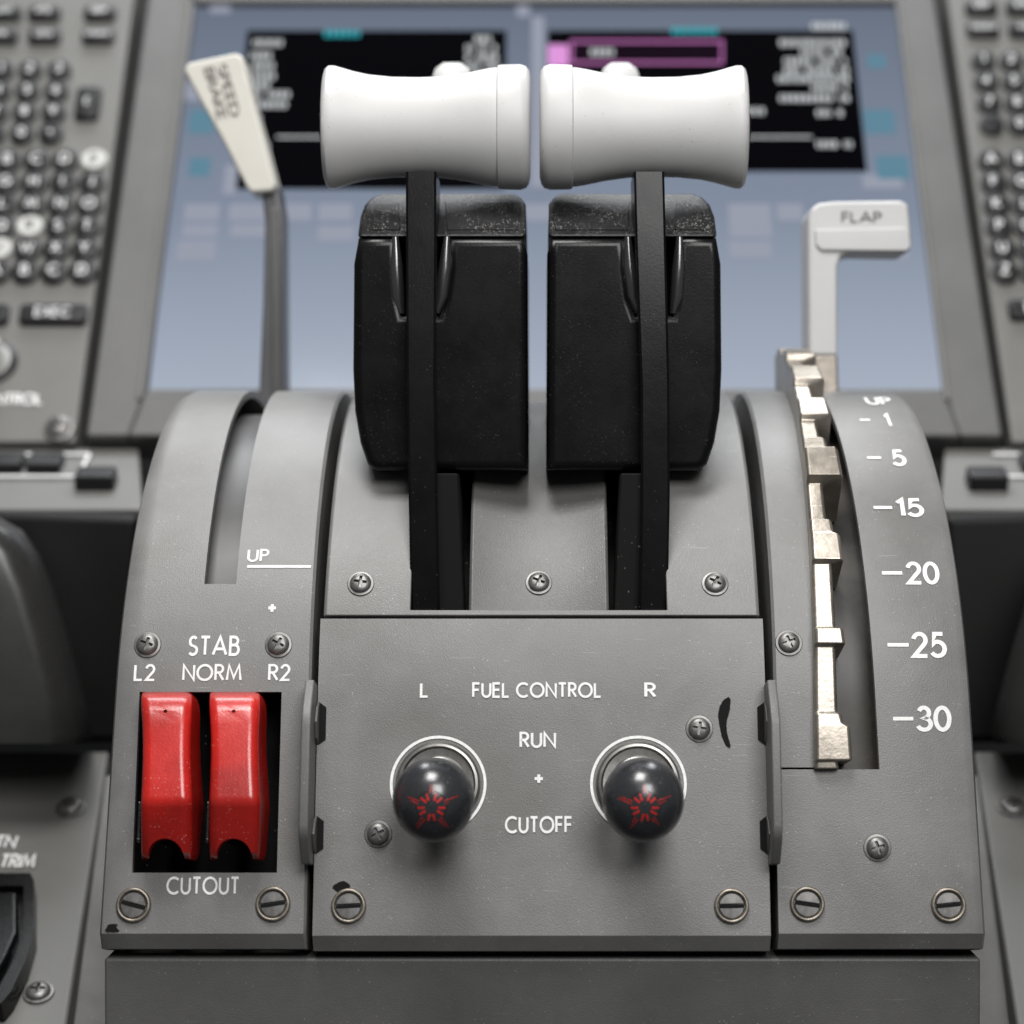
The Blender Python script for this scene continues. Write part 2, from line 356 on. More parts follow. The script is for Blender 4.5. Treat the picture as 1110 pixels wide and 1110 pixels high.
# screws
def scr_ph():
    me=tomesh(lathe([(.0044,-.001),(.0044,.0001),(.0042,.0004),(.0035,.0005),(.0034,.0011),(.0029,.0017),(.0018,.0020),(.0004,.0021)],36))
    a=tomesh(box(.0010,.0042,.003,c=(0,0,.0021))); b=tomesh(box(.0042,.0010,.003,c=(0,0,.0021)))
    return boolean(boolean(me,a),b)
def scr_sl():
    me=tomesh(lathe([(.0039,-.002),(.0039,.0004),(.0035,.0009),(.0004,.0010)],36))
    return boolean(me,tomesh(box(.0092,.0014,.003,c=(0,0,.0007))))
PH=scr_ph(); SL=scr_sl()
PH.materials.clear(); PH.materials.append(STEEL); SL.materials.clear(); SL.materials.append(STEEL)
ringme=tomesh(lathe([(.0040,.0000),(.0041,.0011),(.0046,.0013),(.0051,.0009),(.0052,.0001)],40,cap=False))
for p in ringme.polygons: p.use_smooth=True
for x,y,pa,n in ((160,699,lc,0),(302,699,lc,0),(391,633,uc,0),(584,632,cs,-.0043),(775,633,uc,0),(758,790,fp,.0006),(410,904,fp,.0006),(855,697,stp,0),(951,919,rc,0)):
    link('screw',PH,STEEL,pa,SF(x,y,n,random.uniform(-.6,.6))@Matrix.Scale(.95,4))
for x,y,pa,n,sp in ((145,981,lc,0,-.25),(296,980,lc,0,.15),(378,982,fp,.0006,.05),(793,982,fp,.0006,.02),(875,980,rc,0,-.15),(1028,981,rc,0,.1)):
    f=SF(x,y,n,sp); o=link('screw',SL,STEEL,pa,f)
    obj('slot_shade_fill',box(.0074,.00085,.0002),BLKM,o,f@Matrix.Translation((0,-.0001,.00080)) )  # black bar laid in the cut slot to paint its shade
    link('screw_ring',ringme,BRASS,pa,f)
def scuff(px,py,w,h,par,n,seed,bend=0):
    # worn, slightly bent smear with a soft ragged outline
    r=random.Random(seed); X,s=XS(px,py,n); k=.61/F; bm=bmesh.new(); L=[];Rr=[]; m=22
    for i in range(m+1):
        t=i/m; wv=math.sin(math.pi*min(1,max(0,t)))**.45*(.78+.3*math.sin(t*5+seed)); v=(t-.5)*h*k; c=bend*((t-.5)**2*4-.5)*w*k
        L.append(bm.verts.new(S3(X+c-wv*w/2*k*r.uniform(.92,1.06),s+v,n))); Rr.append(bm.verts.new(S3(X+c+wv*w/2*k*r.uniform(.92,1.06)+1e-6,s+v,n)))
    for i in range(m): bm.faces.new((L[i],Rr[i],Rr[i+1],L[i+1]))
    return obj('paint_scuff',bm,BLKM,par)
scuff(787,783,15,56,fp,.0009,3,.45); scuff(371,962,18,14,fp,.0009,5,.1); scuff(122,1006,22,9,lc,.0002,8,.1)
# side finger guards
for sx in (-1,1):
    X=-.0690 if sx<0 else .0686
    sa,sb=s_of(938),s_of(742); L_=sb-sa
    out=[(-.002,0),(.008,.0),(.0145,.12),(.0165,.20),(.0165,.74),(.0145,.84),(.0085,1.0),(-.002,1.0)]
    pts=[S3(X-.0017,sa+t*L_,nn) for nn,t in out]
    g=obj('finger_guard',prism(pts,(.0028,0,0)),GREYG,ped,bev=.0005)
    xi=X+(.0011 if sx<0 else -.0011)
    dx=.0034 if sx<0 else -.0034
    for t0,t1 in ((.66,.90),(.06,.27)):
        p=[S3(xi,sa+t0*L_,.0006),S3(xi,sa+(t0+.03)*L_,.004),S3(xi,sa+(t0+t1)/2*L_,.0070),S3(xi,sa+(t1-.03)*L_,.004),S3(xi,sa+t1*L_,.0006)]
        obj('guard_flange',prism(p,(dx*.26,0,0)),GREYG,ped,bev=.0003)
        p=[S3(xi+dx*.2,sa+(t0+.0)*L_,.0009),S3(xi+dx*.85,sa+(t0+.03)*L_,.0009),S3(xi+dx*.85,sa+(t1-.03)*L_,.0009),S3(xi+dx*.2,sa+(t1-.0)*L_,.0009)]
        bm=bmesh.new(); bm.faces.new([bm.verts.new(q) for q in p]); obj('gap_dark_patch',bm,BLKM,ped)  # flat black patch painted on the panel for the dark of an opening
# flap detent gate : worn machined plate with irregular steps
def lerp(a,b,t): return a+(b-a)*t
sA=s_of(834); sE=R*rad(84)
flat=[(0,.010,7.4,.2),(.012,.060,11.2,1.5),(.066,.078,8.6,1.2),(.082,.175,7.0,.4),(.178,.200,9.4,1.8),(.203,.300,6.8,.2),(.304,.345,9.8,1.8),(.352,.372,7.6,.8),(.376,.440,5.6,.0),(.444,.500,11.4,3.2),
     (.506,.535,8.2,.6),(.539,.580,6.0,.1),(.585,.630,10.4,2.0),(.636,.690,6.2,.1),(.695,.745,10.6,2.4),(.751,.772,8.0,.8),(.776,.815,6.2,.2),(.820,.872,10.8,2.4),(.878,.915,6.8,.3),(.92,.96,9.4,1.8),(.964,1.0,7.6,.5)]
rows=[]
for a,b,w,e in flat:
    for t0 in (a,b):
        s=lerp(sA,sE,t0); xl=lerp(.0812,.0857,t0); nf=lerp(.0030,.0150,t0**1.5)+e*.001
        ws=w*.001*(1 if t0==a else .94)
        rows.append([S3(xl,s,-.012),S3(xl+ws,s,-.012),S3(xl+ws,s,nf-.0014),S3(xl+ws-.0009,s,nf),S3(xl+.0008,s,nf),S3(xl,s,nf-.0008)])
obj('detent_gate',loft(rows),NICK,ped,bev=.0004,ang=28,seg=2,smooth=30)
# ---------------------------------------------------------------- red switch guards
def guard(cx,label):
    t=thing('guarded_switch',label,'switch',S3(*XS(cx,850),0),'red guarded stabilizer cutout switches')
    rows=[(750,.001,26.5),(753,.0065,27.4),(759,.0098,27.8),(770,.0116,27.6),(785,.0128,26.6),(800,.0138,26.0),(820,.0150,26.0),(845,.0164,26.8),(862,.0172,27.6),(869,.0172,28.0),(875,.0164,28.0),(900,.0128,28),(924,.0094,27.6),(931,.0060,27)]
    bm=bmesh.new(); rings=[]
    for py,n,w in rows:
        s=s_of(py,n); y,_,_=prof(s,n); hw=w*y/F; X=(cx-CX)*y/F; r=min(.0030,(n+.004)*.5)
        aa=(0,rad(18),rad(36),rad(54),rad(72),rad(90))
        ring=[(-hw-.0003,-.004)]+[(-hw+r-r*math.cos(a),n-r+r*math.sin(a)) for a in aa]
        ring+=[(hw-r+r*math.sin(a),n-r+r*math.cos(a)) for a in aa]+[(hw+.0003,-.004)]
        rings.append([bm.verts.new(S3(X+u,s,v)) for u,v in ring])
    for a,b in zip(rings,rings[1:]):
        for i in range(len(a)): bm.faces.new((a[i],a[(i+1)%len(a)],b[(i+1)%len(a)],b[i]))
    bm.faces.new(rings[0]); bm.faces.new(rings[-1])
    me=tomesh(bm)
    cut=box(.0118,.030,.0115); cut=tomesh(cut); cut.transform(SF(cx+2,884,.0005)); me=boolean(me,cut)
    cut=tomesh(lathe([(.0052,-.016),(.0052,.03)],32,M=SF(cx+1,929,.008))); me=boolean(me,cut)
    cut=tomesh(lathe([(.0006,-.002),(.0006,.03)],12,M=SF(cx,771,.012))); me=boolean(me,cut)
    me.materials.clear(); o=link('switch_cover',me,RED,t)
    me.set_sharp_from_angle(angle=rad(34)); m=o.modifiers.new('wn','WEIGHTED_NORMAL'); m.keep_sharp=True
    fr=SF(cx+4,905,-.010); obj('switch_toggle',lathe([(.0032,-.004),(.0032,.004),(.0026,.006),(.001,.0066)],24),BLKM,t,fr)
    for q in (-1,1):
        fr=SF(cx+q*28.5+3,892,.0005); obj('hinge_bracket',box(.0008,.012,.008),BLKD,t,fr,bev=.0002)
    return t
guard(179,'left red flip-up guard over the stabilizer cutout switch, under the L2 marking')
guard(253,'right red flip-up guard over the stabilizer cutout switch, under the R2 marking')
# ---------------------------------------------------------------- fuel control switches
def fuel(rx,kx,label):
    fr=SF(rx,850,.0006)
    t=thing('fuel_control_switch',label,'switch',fr.translation,'fuel control switches')
    bm=lathe([(.0136,.0003),(.01445,.0003)],64,cap=False); o=obj('painted_ring',bm,INK,t,fr)
    obj('bushing',lathe([(.0126,.0001),(.0126,.0010),(.0119,.0018),(.0112,.0019),(.0106,.0006),(.0085,.0004),(.0080,.0018),(.0072,.0022)],56),COLLAR,t,fr)
    c=P(kx,867,.586); b=fr.translation; d=(c-b).normalized(); q=d.to_track_quat('Z','Y').to_matrix().to_4x4()
    Ms=Matrix.Translation(b)@q; Lh=(c-b).length
    obj('stem',lathe([(.0068,0),(.0062,.005),(.0056,.012),(.0060,Lh-.006)],32),BLK,t,Ms)
    Mk=Matrix.Translation(c)@Matrix.Rotation(rad(90),4,'X')
    EY=1.03
    bm=bmesh.new(); bmesh.ops.create_uvsphere(bm,u_segments=48,v_segments=32,radius=.0118)
    for v in bm.verts: v.co.y*=EY
    k=obj('knob',bm,KNOB,t,Mk,smooth=60)
    oy=-.0004; K=1.28
    def sph(u,v,lift=.00006):
        r=.0118+lift; z=math.sqrt(max(0,r*r-u*u-v*v)); return Mk@Vector((u,v*EY,z))
    def strip(bm,r0,a0,r1,a1,w,taper=.5,lift=.00006):
        m=6; r0*=K; r1*=K; p0=Vector((r0*math.cos(a0),r0*math.sin(a0))); p1=Vector((r1*math.cos(a1),r1*math.sin(a1))); d=(p1-p0).normalized(); nn=Vector((-d.y,d.x))*w; pr=[]
        for j in range(m+1):
            p=p0+(p1-p0)*j/m; wj=nn*(1-taper*j/m); pr.append((bm.verts.new(sph(p.x-wj.x,p.y-wj.y+oy,lift)),bm.verts.new(sph(p.x+wj.x,p.y+wj.y+oy,lift))))
        for x,y in zip(pr,pr[1:]): bm.faces.new((x[0],y[0],y[1],x[1]))
    bm=bmesh.new(); cv=bm.verts.new(sph(0,oy,.00003)); rg=[]
    for i in range(60):
        a=2*math.pi*i/60; d_=(i%12)/12; d_=min(d_,1-d_); rr=K*(.0034+.0042*max(0,1-d_*9)); rg.append(bm.verts.new(sph(rr*math.cos(a+rad(90)),oy+rr*math.sin(a+rad(90)),.00003)))
    for i in range(60): bm.faces.new((cv,rg[i],rg[(i+1)%60]))
    obj('dark_star',bm,BLKM,k)  # dark star painted under the red reflection strips
    bm=bmesh.new(); q_=random.Random(int(kx))
    for i in range(5):
        a=rad(90+72*i)
        strip(bm,.0015,a+.40,.0031,a+.38,.00030,.3)
        strip(bm,.0015,a-.40,.0031,a-.38,.00030,.3)
        strip(bm,.0030,a+.12,q_.uniform(.0046,.0066),a+.04,.00012,.5)
        strip(bm,.0030,a-.12,q_.uniform(.0038,.0060),a-.04,.00012,.5)
    obj('red_reflection',bm,REDREF,k)  # red strips painted on the knob as radiating reflections
    return t
fuel(475,470,'left fuel control switch with round black knob and painted red reflections, below the L marking')
fuel(692,697,'right fuel control switch with round black knob and painted red reflections, below the R marking')
# ---------------------------------------------------------------- thrust levers
def thrust(side,label):
    def m_(px,c): return px if side<0 else 2*c-px
    YH=.662
    base=P(m_(472,584.5),655,.635)
    t=thing('thrust_lever',label,'lever',base,'pair of thrust levers')
    k=YH/F
    pr=[(352,50),(352,58),(353.5,63),(357,66),(363,66),(372,63.5),(384,60),(400,56.5),(425,54),(455,53.5),(480,54.5),(505,58),(525,62.2),(536,64),(539,64),(540.2,66.4),(545,67),(564,67.4),(570,65.5),(573.5,61),(575,54),(575,48)]
    bm=bmesh.new(); n=64; rings=[]
    for px,r in pr:
        X=(m_(px,580)-CX)*k
        rings.append([bm.verts.new((X,YH+r*k*math.cos(2*math.pi*i/n)*.8,(CY-138)*k+r*k*math.sin(2*math.pi*i/n))) for i in range(n)])
    for a,b in zip(rings,rings[1:]):
        for i in range(n): bm.faces.new((a[i],a[(i+1)%n],b[(i+1)%n],b[i]))
    bm.faces.new(rings[0]); bm.faces.new(rings[-1])
    h=obj('handle',bm,WHITE,t,smooth=35)
    c=P(m_(352,580),138,YH); sg=-1 if side<0 else 1
    obj('end_button',lathe([(.0052,-.002),(.0052,.0008),(.0045,.0014),(.001,.0016)],24),BLK,h,Matrix.Translation(c)@Matrix.Rotation(sg*rad(90),4,'Y'))
    cc=P(m_(490,581),130,.74); kk=.74/F
    bm=lathe([(6*kk,-26*kk),(14*kk,-25*kk),(18*kk,-20*kk),(20*kk,-10*kk),(20*kk,10*kk),(18*kk,20*kk),(14*kk,25*kk),(6*kk,26*kk)],28)
    for v in bm.verts: v.co=Vector((v.co.z*.9,v.co.y,v.co.x*3.1))
    obj('reverser_cap',bm,WHITE,t,Matrix.Translation(cc),smooth=60)
    YB=.646
    def pb(px,py,y=YB): return P(m_(px,582.5),py,y)
    notch=[(431,257),(432,290),(434,322),(438,340),(475,340),(481,322),(485,290),(487,257)]
    pts=[pb(*q) for q in [(388,257)]+notch+[(568,257),(572,275),(573,509),(407,510),(398,503),(390,480),(384,445),(382,400),(383,285)]]
    bm=bmesh.new(); a=[bm.verts.new(p) for p in pts]; b=[bm.verts.new(p+Vector((0,.055,0))) for p in pts]; fr_=bm.faces.new(a); bm.faces.new(b[::-1]); nn=len(pts)
    for i in range(nn): bm.faces.new((a[i],b[i],b[(i+1)%nn],a[(i+1)%nn]))
    bmesh.ops.recalc_face_normals(bm,faces=bm.faces)
    bmesh.ops.bevel(bm,geom=list(fr_.edges),offset=.0030,segments=6,profile=.5,affect='EDGES',clamp_overlap=True)
    obj('body',bm,BLK,t,smooth=50).modifiers.new('wn','WEIGHTED_NORMAL')
    obj('body_core',prism([pb(*q,YB+.020) for q in ((430,262),(492,262),(492,382),(430,382))],(0,.03,0)),BLKM,t)
    for ch in (notch[:4],notch[4:]):
        rows=[]
        for j,(x,y) in enumerate(ch):
            c_=pb(x+(2.5 if ch is notch[:4] else -2.5),y,YB+.0012); r=.0022*(1 if 262<y<330 else .5); rows.append([c_+Vector((r*math.cos(q*math.pi/8),r*math.sin(q*math.pi/8),0)) for q in range(16)])
        obj('highlight_lip',loft(rows),GLOSS,t,smooth=60)  # glossy tubes added along the notch edges to catch highlights
    def pl(px,py,dy=0): return P(m_(px,582.5),py,YB-.0002+(257-py)*.00055+dy)
    pts=[pl(*q) for q in ((387,256),(390,234),(395,221),(403,213),(415,209),(555,209),(564,212),(570,220),(571,256))]
    obj('body_lid',prism(pts,(0,.045,-.004)),BLKD,t,bev=.0016,ang=30,seg=4)
    pts=[pl(*q,-.0009) for q in ((400,249),(404,228),(410,221),(432,219),(434,249))]
    obj('grip_pad',prism(pts,(0,.002,0)),BLKD,t,bev=.0005)
    pts=[pl(*q,-.0009) for q in ((484,249),(482,219),(552,219),(561,226),(564,249))]
    obj('grip_pad',prism(pts,(0,.002,0)),BLKD,t,bev=.0005)
    rows=[]
    for py,xa,xb,Y,D in ((186,440,473,.640,.022),(262,440,473,.638,.026),(420,441,472,.6355,.028),(540,443,474,.634,.028),(700,446,477,.632,.028)):
        c=580+ (4.5*min(1,max(0,(py-200)/300)))
        x0,x1=sorted((m_(xa,c),m_(xb,c)))
        q=2.5
        rows.append([P(x0,py,Y+.0006),P(x0+q,py,Y),P(x1-q,py,Y),P(x1,py,Y+.0006),P(x1,py,Y)+Vector((0,D,0)),P(x0,py,Y)+Vector((0,D,0))])
    obj('arm',loft(rows),ARM,t,smooth=35)
    def pf(px,py,y=.6375): return P(m_(px,584.5),py,y)
    obj('arm_fin',prism([pf(446,513),pf(496,513),pf(500,600),pf(505,690),pf(452,690),pf(447,600)],(0,.045,0)),BLKM,t,bev=.0006)
    return t
thrust(-1,'left thrust lever with white spool grip and black body, next to the speed brake lever')
thrust(1,'right thrust lever with white spool grip and black body, next to the flap lever')
# ---------------------------------------------------------------- speed brake lever
YS=.80
t=thing('speed_brake_lever','slim grey lever with tapered cream paddle grip standing in the left slot','lever',P(292,430,YS))
obj('shaft',prism([P(*q,YS) for q in ((283,200),(301,200),(306,230),(307,330),(308,440),(280,440),(285,330),(287,240))],(0,.02,0)),ALU,t,bev=.001)
obj('shaft_rib',prism([P(*q,YS-.003) for q in ((292,225),(302,225),(304,330),(306,440),(294,440),(294,330))],(0,.004,0)),GREYD,t,bev=.0006)
g=obj('grip',prism([P(*q,YS-.006) for q in ((199,76),(203,68),(256,57),(264,62),(272,100),(286,150),(299,200),(296,207),(272,209),(267,203),(240,150),(215,106))],(0,.018,0)),CREAM,t,bev=.0022)
c=P(241,100,YS-.0062)
for i,w in enumerate(('SPEED','BRAKE')):
    M=Matrix.Translation(c+Vector((.0024-i*.0050,-.0004,.0010-i*.0014)))@Matrix.Rotation(rad(90),4,'X')@Matrix.Rotation(rad(-74),4,'Z')
    frame_text(w,M,.0200,.0036,g,n=.0,wt=.075,m=INKG)
# ---------------------------------------------------------------- flap lever
YF=.745
t=thing('flap_lever','pale flap lever with hooked handle standing on the silver detent gate','lever',P(893,440,YF))
hp=[(876,238),(879,226),(888,220),(905,218),(978,217),(985,222),(989,266),(984,274),(925,273),(912,277),(908,288),(908,386),(877,386)]
g=obj('handle',prism([P(*q,YF) for q in hp],(0,.022,0)),WHITE,t,bev=.0022)
obj('handle_face',prism([P(*q,YF-.0012) for q in ((883,248),(980,246),(986,250),(988,268),(983,273),(890,272),(884,266))],(0,.004,0)),WHITE,t,bev=.001)
obj('stem',prism([P(*q,YF+.001) for q in ((878,384),(908,384),(911,460),(880,460))],(0,.018,0)),NICK,t,bev=.001)
M=Matrix.Translation(P(934,235,YF-.0004))@Matrix.Rotation(rad(90),4,'X')
frame_text('FLAP',M,.0140,.0034,g,n=0,wt=.08,m=INKG)
# ---------------------------------------------------------------- display
disp=thing('display_unit','large glowing blue-grey cockpit display in a dark grey bezel behind the levers','display',Q(588,470))
def qpoly(pts,n,depth): 
    d=Vector((0,math.cos(QT),-math.sin(QT)))*depth
    return prism([Q(px,py,n) for px,py in pts],d)
for pts in (((95,478),(165,0-20),(205,-20),(212,14),(160,428),(140,478)),((1085,478),(1008,-20),(966,-20),(972,14),(1022,428),(1040,478)),((212,8),(972,8),(966,-22),(205,-22)),((140,478),(160,426),(1022,426),(1040,478))):
    obj('bezel',qpoly(pts,.004,.02),GREYD,disp,bev=.0015)
for pts in (((150,440),(206,-20),(209,-20),(155,440)),((1028,440),(970,-20),(966,-20),(1022,440))):
    obj('bezel_lip',qpoly(pts,.0055,.004),GREYB,disp,bev=.0008)
def qrect(name,x0,y0,x1,y1,n,m,par,):
    ym=(y0+y1)/2; a=Q(x0,ym,0).x; b=Q(x1,ym,0).x; top=Q(0,y0,n); bot=Q(0,y1,n); bm=bmesh.new()
    bm.faces.new([bm.verts.new(v) for v in ((a,bot.y,bot.z),(b,bot.y,bot.z),(b,top.y,top.z),(a,top.y,top.z))])
    return obj(name,bm,m,par)
scr=qrect('screen',185,2,1000,440,0,E_BG,disp)
w1=qrect('display_window',260,34,548,206,.0006,E_BLK,scr); w2=qrect('display_window',594,34,932,187,.0006,E_BLK,scr)
def qbar(bm,x0,y0,x1,y1,n=.0010):
    a=Q(x0,(y0+y1)/2).x; b=Q(x1,(y0+y1)/2).x; top=Q(0,y0,n); bot=Q(0,y1,n)
    bm.faces.new([bm.verts.new(v) for v in ((a,bot.y,bot.z),(b,bot.y,bot.z),(b,top.y,top.z),(a,top.y,top.z))])
def qtext(bm,x0,x1,y,h=7):
    x=x0
    while x<x1-5:
        w=random.choice((5,6,7)); qbar(bm,x,y-h/2,x+w-2,y+h/2); x+=w
        if random.random()<.14: x+=6
def qline(m,*a,**k):
    bm=bmesh.new(); qtext(bm,*a,**k); obj('screen_text',bm,m,scr)
for x0,x1,y in ((275,312,48),(272,300,62),(275,300,73),(275,300,84),(275,296,94),(275,318,104),(275,318,115),(275,290,130),(515,545,44),(505,545,54),(505,545,64),(505,545,74),(515,545,84),(520,545,97),(490,545,112),(505,545,125),(272,296,160),(275,292,174),
   (640,668,58),(880,920,30),(845,920,48),(868,922,58),(850,922,68),(850,922,78),(842,922,87),(880,925,97),(845,922,108),(885,915,124),(885,928,158),(800,830,122)): qline(E_W,x0,x1,y)
for r in ((300,149,480,151),(600,149,880,151)):
    bm=bmesh.new(); qbar(bm,*r); obj('screen_rule',bm,E_W,scr)
qline(E_C,352,396,38,h=7); qline(E_C,728,780,35,h=7)
bm=bmesh.new()
A_=[(618,45),(784,45),(784,71),(618,71)]; B_=[(621,48),(781,48),(781,68),(621,68)]
va=[bm.verts.new(Q(x,y,.001)) for x,y in A_]; vb=[bm.verts.new(Q(x,y,.001)) for x,y in B_]
for i in range(4): bm.faces.new((va[i],va[(i+1)%4],vb[(i+1)%4],vb[i]))
obj('highlight_frame',bm,E_M,scr)
qrect('highlight_fill',621,49,781,68,.0008,E_MD,scr)
qrect('highlight_block',594,50,616,74,.0011,emit('screen_bright_magenta',(.75,.32,.72),.9),scr)
for r in ((205,120,232,146),(936,120,970,146),(205,172,228,192),(950,170,985,195),(940,60,960,75),(240,60,256,75)): qrect('status_patch',*r,.0007,E_CY,scr)
for i,r in enumerate(((200,222,238,240),(248,222,290,240),(298,222,338,240),(345,222,382,240),(192,262,234,284),(560,222,600,240),(790,222,836,258),(842,222,870,240),(196,90,225,110),(243,180,257,212),(935,190,978,205),(935,270,985,283),(198,244,236,258),(345,246,384,262),(250,244,290,258),(790,262,836,280))):
    qrect('screen_button',*r,.0006+(i%5)*.00006,E_B,scr)
for r in ((228,8,250,16),(560,4,574,20),(576,20,590,205)): qrect('screen_divider',*r,.0012,E_B,scr)
# ---------------------------------------------------------------- keypads
def keypad(side,label):
    t=thing('keypad_unit',label,'keypad',Q(20 if side<0 else 1150,470),'keypad units beside the display')
    if side<0: pts=((-120,482),(-120,-30),(150,-30),(82,482))
    else: pts=((1300,482),(1300,-30),(1022,-30),(1096,482))
    obj('panel',qpoly(pts,.002,.02),GREYB,t,bev=.0012)
    def place(name,px,py,me,txt,kk,pale=False):
        M=QF(px,py,.0030); o=link(name,me,PALE if pale else KEY,t,M,wn=True)
        if txt: frame_text(txt,QF(px,py,0),None,kk*(.85 if len(txt)<2 else 1),o,n=.0058,wt=.10 if len(txt)<2 else .09,gap=.25,m=INKD if pale else INKK)
        return o
    k=.89/F
    def mk(w,h,nm):
        bm=box(w*k,h*k,.005); ed=[e for e in bm.edges]
        bmesh.ops.bevel(bm,geom=ed,offset=.0012,segments=2,affect='EDGES'); me=tomesh(bm,nm)
        for p in me.polygons: p.use_smooth=True
        return me
    def mr(d,nm):
        me=tomesh(lathe([(d*k/2,-.0025),(d*k/2,.0018),(d*k/2-.001,.0026),(.001,.0022)],20),nm)
        for p in me.polygons: p.use_smooth=True
        me.set_sharp_from_angle(angle=rad(50)); return me
    K1=mk(38,21,'key'); K2=mk(28,48,'key'); K3=mk(74,26,'key'); RK=mr(28,'round_key'); RP=mr(30,'round_key')
    KP=tomesh(lathe([(14.5*k,-.0025),(14.5*k,.0019),(12.5*k,.0026),(.001,.0022)],20),'round_key'); KP.materials.append(PALE)
    if side<0:
        for x,y,s in ((8,20,'INIT'),(50,20,'RTE'),(110,20,'DEP'),(4,45,'FIX'),(50,45,'LEG'),(108,45,'VNAV'),(-40,20,''),(-40,45,'')): place('key',x,y,K1,s,.0030)
        place('key',97,118,K2,'E',.004)
        seq=iter('123456789.0+')
        for r,y in enumerate((82,105,128,151)):
            for c,x in enumerate((4,35,66)):
                ch=next(seq); place('round_key',x-r*3,y,RK,ch if ch in G else '',.0052)
        al='ABCDEFGHIJKLMNOPQRSTUVWXYZ'
        i=0
        for r,y in enumerate((180,204,228,252,276,300)):
            for c,x in enumerate((-20,11,42,73,104)):
                pale=(r,c) in ((0,4),(3,2),(4,1)); 
                place('round_key',x-r*2.5,y,KP if pale else RP,al[i%26],.0056,pale); i+=1
        place('key',60,346,K3,'EXEC',.0046); place('key',-25,346,K3,'',.004)
        frame_text('CONTROL',QF(8,436,0),None,.0048,t,n=.0026,wt=.1)
        link('screw',PH,STEEL,t,QF(66,468,.003)@Matrix.Scale(1.5,4))
    else:
        for x,y,s in ((1062,14,'DEP'),(1106,14,'RTE'),(1064,38,'VNAV'),(1109,38,'FIX')): place('key',x,y,K1,s,.0030)
        seq=iter('123456789.0+')
        for r,y in enumerate((72,95,118,141)):
            for c,x in enumerate((1064,1094,1124)):
                ch=next(seq); place('round_key',x+r*3,y,RK,ch if ch in G else '',.0052)
        al='ABCFGHKLMPQRUVWZ'; i=0
        for r,y in enumerate((180,204,228,252,276,300)):
            for c,x in enumerate((1072,1103,1134)):
                place('round_key',x+r*3,y,RP,al[i%16],.0056); i+=1
        place('key',1128,341,K3,'EXEC',.0046)
    return t
keypad(-1,'left keypad unit of round black letter keys with the word CONTROL below')
keypad(1,'right keypad unit of round black letter keys, cut by the right picture edge')
t=thing('rotary_knob','pale rotary knob below the left keypad, cut by the left edge','knob',Q(-8,396,.002))
obj('knob_body',lathe([(.0085,0),(.0090,.002),(.0075,.004),(.0065,.014),(.006,.016),(.001,.0165)],28),PALE,t,QF(-8,396,.002))
obj('knob_skirt',lathe([(.0115,-.001),(.0115,.001),(.0095,.0022),(.0092,.0024)],28),KEY,t,QF(-8,396,.002))
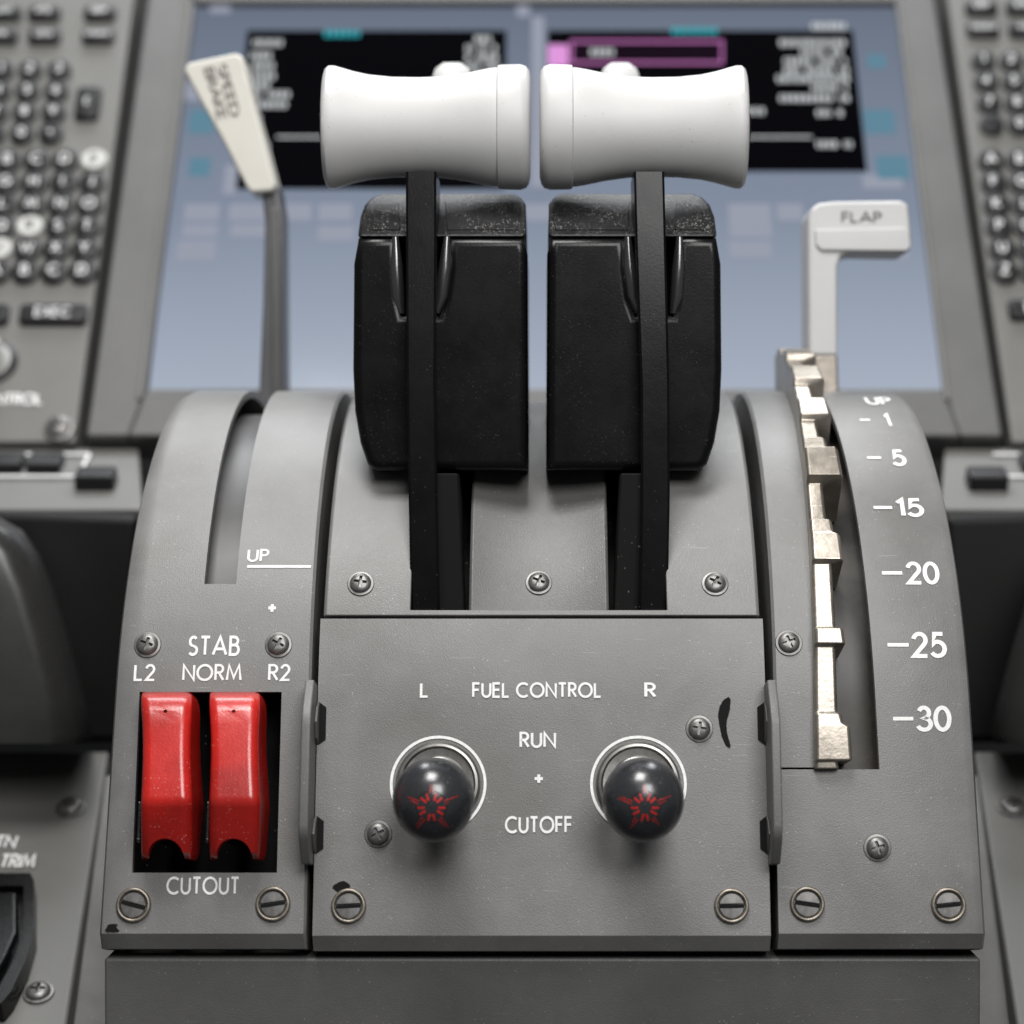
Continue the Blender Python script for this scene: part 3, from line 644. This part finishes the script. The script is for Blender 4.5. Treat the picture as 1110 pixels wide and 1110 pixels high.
# ---------------------------------------------------------------- surroundings left/right of the pedestal
def quadslab(p,depth,m,name,par,bev=.001): return obj(name,prism(p,depth),m,par,bev=bev)
for sd in (-1,1):
    mx=(lambda x:x) if sd<0 else (lambda x:1174-x)
    sn='left' if sd<0 else 'right'
    t=thing('switch_shelf','narrow grey shelf with small black buttons below the %s keypad'%sn,'panel',P(mx(40),560,.84),'button shelves')
    a=P(mx(-150),486,.868); b=P(mx(150),486,.868); c=P(mx(155),552,.815); d=P(mx(-150),552,.815)
    quadslab([a,b,c,d] if sd<0 else [b,a,d,c],(0,.01,-.02),GREYB,'shelf_panel',t)
    th=math.atan2(.868-.815, (a-d).z); 
    def onsh(px,py,up=0):
        tt=(py-486)/66; Y=.868+(.815-.868)*tt; v=P(mx(px),py,Y); return frame(v,th)@Matrix.Translation((0,0,up))
    for x in ((8,50) if sd<0 else (50,)): 
        o=obj('button',box(.014,.012,.006),KEY,t,onsh(x,508,.002),bev=.001)
    f=onsh(30,508,.0016)
    for u,v,w,h in ((0,.011,.048,.0012),(0,-.011,.048,.0012),(.0235,0,.0012,.0208)):
        obj('button_outline',box(w,h,.0006),INK,t,f@Matrix.Translation((u,v,0)))
    obj('button',box(.016,.011,.008),KEY,t,onsh(105,527,.003),bev=.0015)
    t=thing('side_casing','glossy dark grey curved casing beside the %s flank of the pedestal'%sn,'casing',P(mx(20),800,.74),'curved casings')
    quadslab([P(mx(x),y,.81) for x,y in ((-150,548),(150,558),(145,640),(128,806),(-150,806))],(0,.05,0),CASED,'back_wall',t,.004)
    rows=[]
    for y,xe in ((556,-46),(562,0),(575,24),(600,42),(640,58),(700,76),(760,92),(796,100),(806,96)):
        rows.append([P(mx(-150),y,.742),P(mx(xe-46),y,.742),P(mx(xe-20),y,.746),P(mx(xe-6),y,.754),P(mx(xe),y,.768),P(mx(xe),y,.80),P(mx(-150),y,.80)])
    obj('front_shell',loft(rows),CASE,t,smooth=60)
    t=thing('side_console','grey lower console panel beside the %s base of the pedestal'%sn,'panel',P(mx(30),1110,.68),'lower side consoles')
    a=P(mx(-170),814,.80); b=P(mx(118),814,.80); c=P(mx(66),1150,.66); d=P(mx(-170),1150,.66)
    quadslab([a,b,c,d],(0,.02,-.02),GREYB,'console_panel',t,.0015)
    quadslab([P(mx(x),y,Y) for x,y,Y in ((70,1150,.672),(76,1100,.69),(112,840,.79),(135,840,.79),(135,1150,.69))],(0,.02,-.02),GREY,'console_edge',t,.001)
    th2=math.atan2(.14,(a-d).z)
    def onc(px,py,up=0):
        z0,y0,z1,y1=a.z,a.y,d.z,d.y; m=(y1-y0)/(z1-z0); k=(CY-py)/F; Y=(y0-m*z0)/(1-m*k)
        return frame(P(mx(px),py,Y),th2)@Matrix.Translation((0,0,up))
    link('screw',PH,STEEL,t,onc(77,876,.0003)@Matrix.Scale(1.35,4))
    if sd<0:
        link('screw',PH,STEEL,t,onc(42,1077,.0003)@Matrix.Scale(1.2,4))
        frame_text('PTN',onc(2,915),.0105,.0062,t,n=.0012,wt=.09); frame_text('TRIM',onc(20,936),.0120,.0066,t,n=.0012,wt=.09)
        s=thing('trim_switch_box','black framed rocker switch box below the TRIM lettering at the lower left edge','switch',onc(0,1020).translation)
        nrm=onc(0,1000).to_3x3()@Vector((0,0,1))
        pts=[(-90,966),(36,966),(40,974),(40,1030),(31,1062),(15,1096),(5,1108),(-90,1108)]
        me=tomesh(prism([onc(x,y,.0085).translation for x,y in pts],nrm*-.011))
        cut=tomesh(prism([onc(x,y,.014).translation for x,y in ((-80,980),(29,980),(29,1030),(20,1058),(4,1088),(-80,1092))],nrm*-.0095))
        me=boolean(me,cut); me.materials.clear(); link('switch_frame',me,BLK,s)
        f=[onc(x,y,.0085).translation for x,y in ((-60,985),(22,985),(23,1030),(12,1056),(0,1078),(-60,1080))]
        obj('switch_rocker',prism(f,nrm*-.006),BLK,s,bev=.0016)
# setting
bm=bmesh.new(); bm.faces.new([bm.verts.new(v) for v in ((-1.2,1.35,-.6),(1.2,1.35,-.6),(1.2,1.35,.9),(-1.2,1.35,.9))])
tagS(obj('backdrop_wall',bm,DARK))
bm=bmesh.new(); bm.faces.new([bm.verts.new(v) for v in ((-1.2,.3,-.32),(1.2,.3,-.32),(1.2,1.4,-.32),(-1.2,1.4,-.32))])
tagS(obj('floor',bm,DARK))
# ---------------------------------------------------------------- light
w=bpy.data.worlds.new('World'); sc.world=w; w.use_nodes=True
w.node_tree.nodes['Background'].inputs[0].default_value=(.95,.97,1,1); w.node_tree.nodes['Background'].inputs[1].default_value=.13
def area(name,loc,tgt,size,power,col=(1,1,1),sy=None):
    l=bpy.data.lights.new(name,'AREA'); l.energy=power; l.size=size; l.color=col
    if sy: l.shape='RECTANGLE'; l.size_y=sy
    o=bpy.data.objects.new(name,l); COL.objects.link(o); o.location=loc
    o.rotation_euler=(Vector(tgt)-Vector(loc)).to_track_quat('-Z','Y').to_euler()
area('key_lamp',(-.10,.28,.85),(0,.64,0),.34,9.0,(1,.985,.965))
area('front_lamp',(.25,-.38,.62),(0,.64,-.05),.50,11.5,(1,.99,.98))
area('rim_lamp',(0,1.10,.95),(0,.68,.05),.9,11.0,(.95,.975,1),.35)  # added rim light for highlights on cover tops and black bodies
# ---------------------------------------------------------------- camera
cam=bpy.data.cameras.new('camera'); co=bpy.data.objects.new('camera',cam); COL.objects.link(co)
co.location=(0,0,0); co.rotation_euler=(rad(90),0,0)
cam.sensor_width=36; cam.lens=F/1110*36; cam.shift_x=-(CX-555)/1110; cam.clip_start=.01; cam.clip_end=20
cam.dof.use_dof=True; cam.dof.focus_distance=.625; cam.dof.aperture_fstop=7.5
sc.camera=co
sc.view_settings.view_transform='Standard'; sc.view_settings.look='None'; sc.view_settings.exposure=0
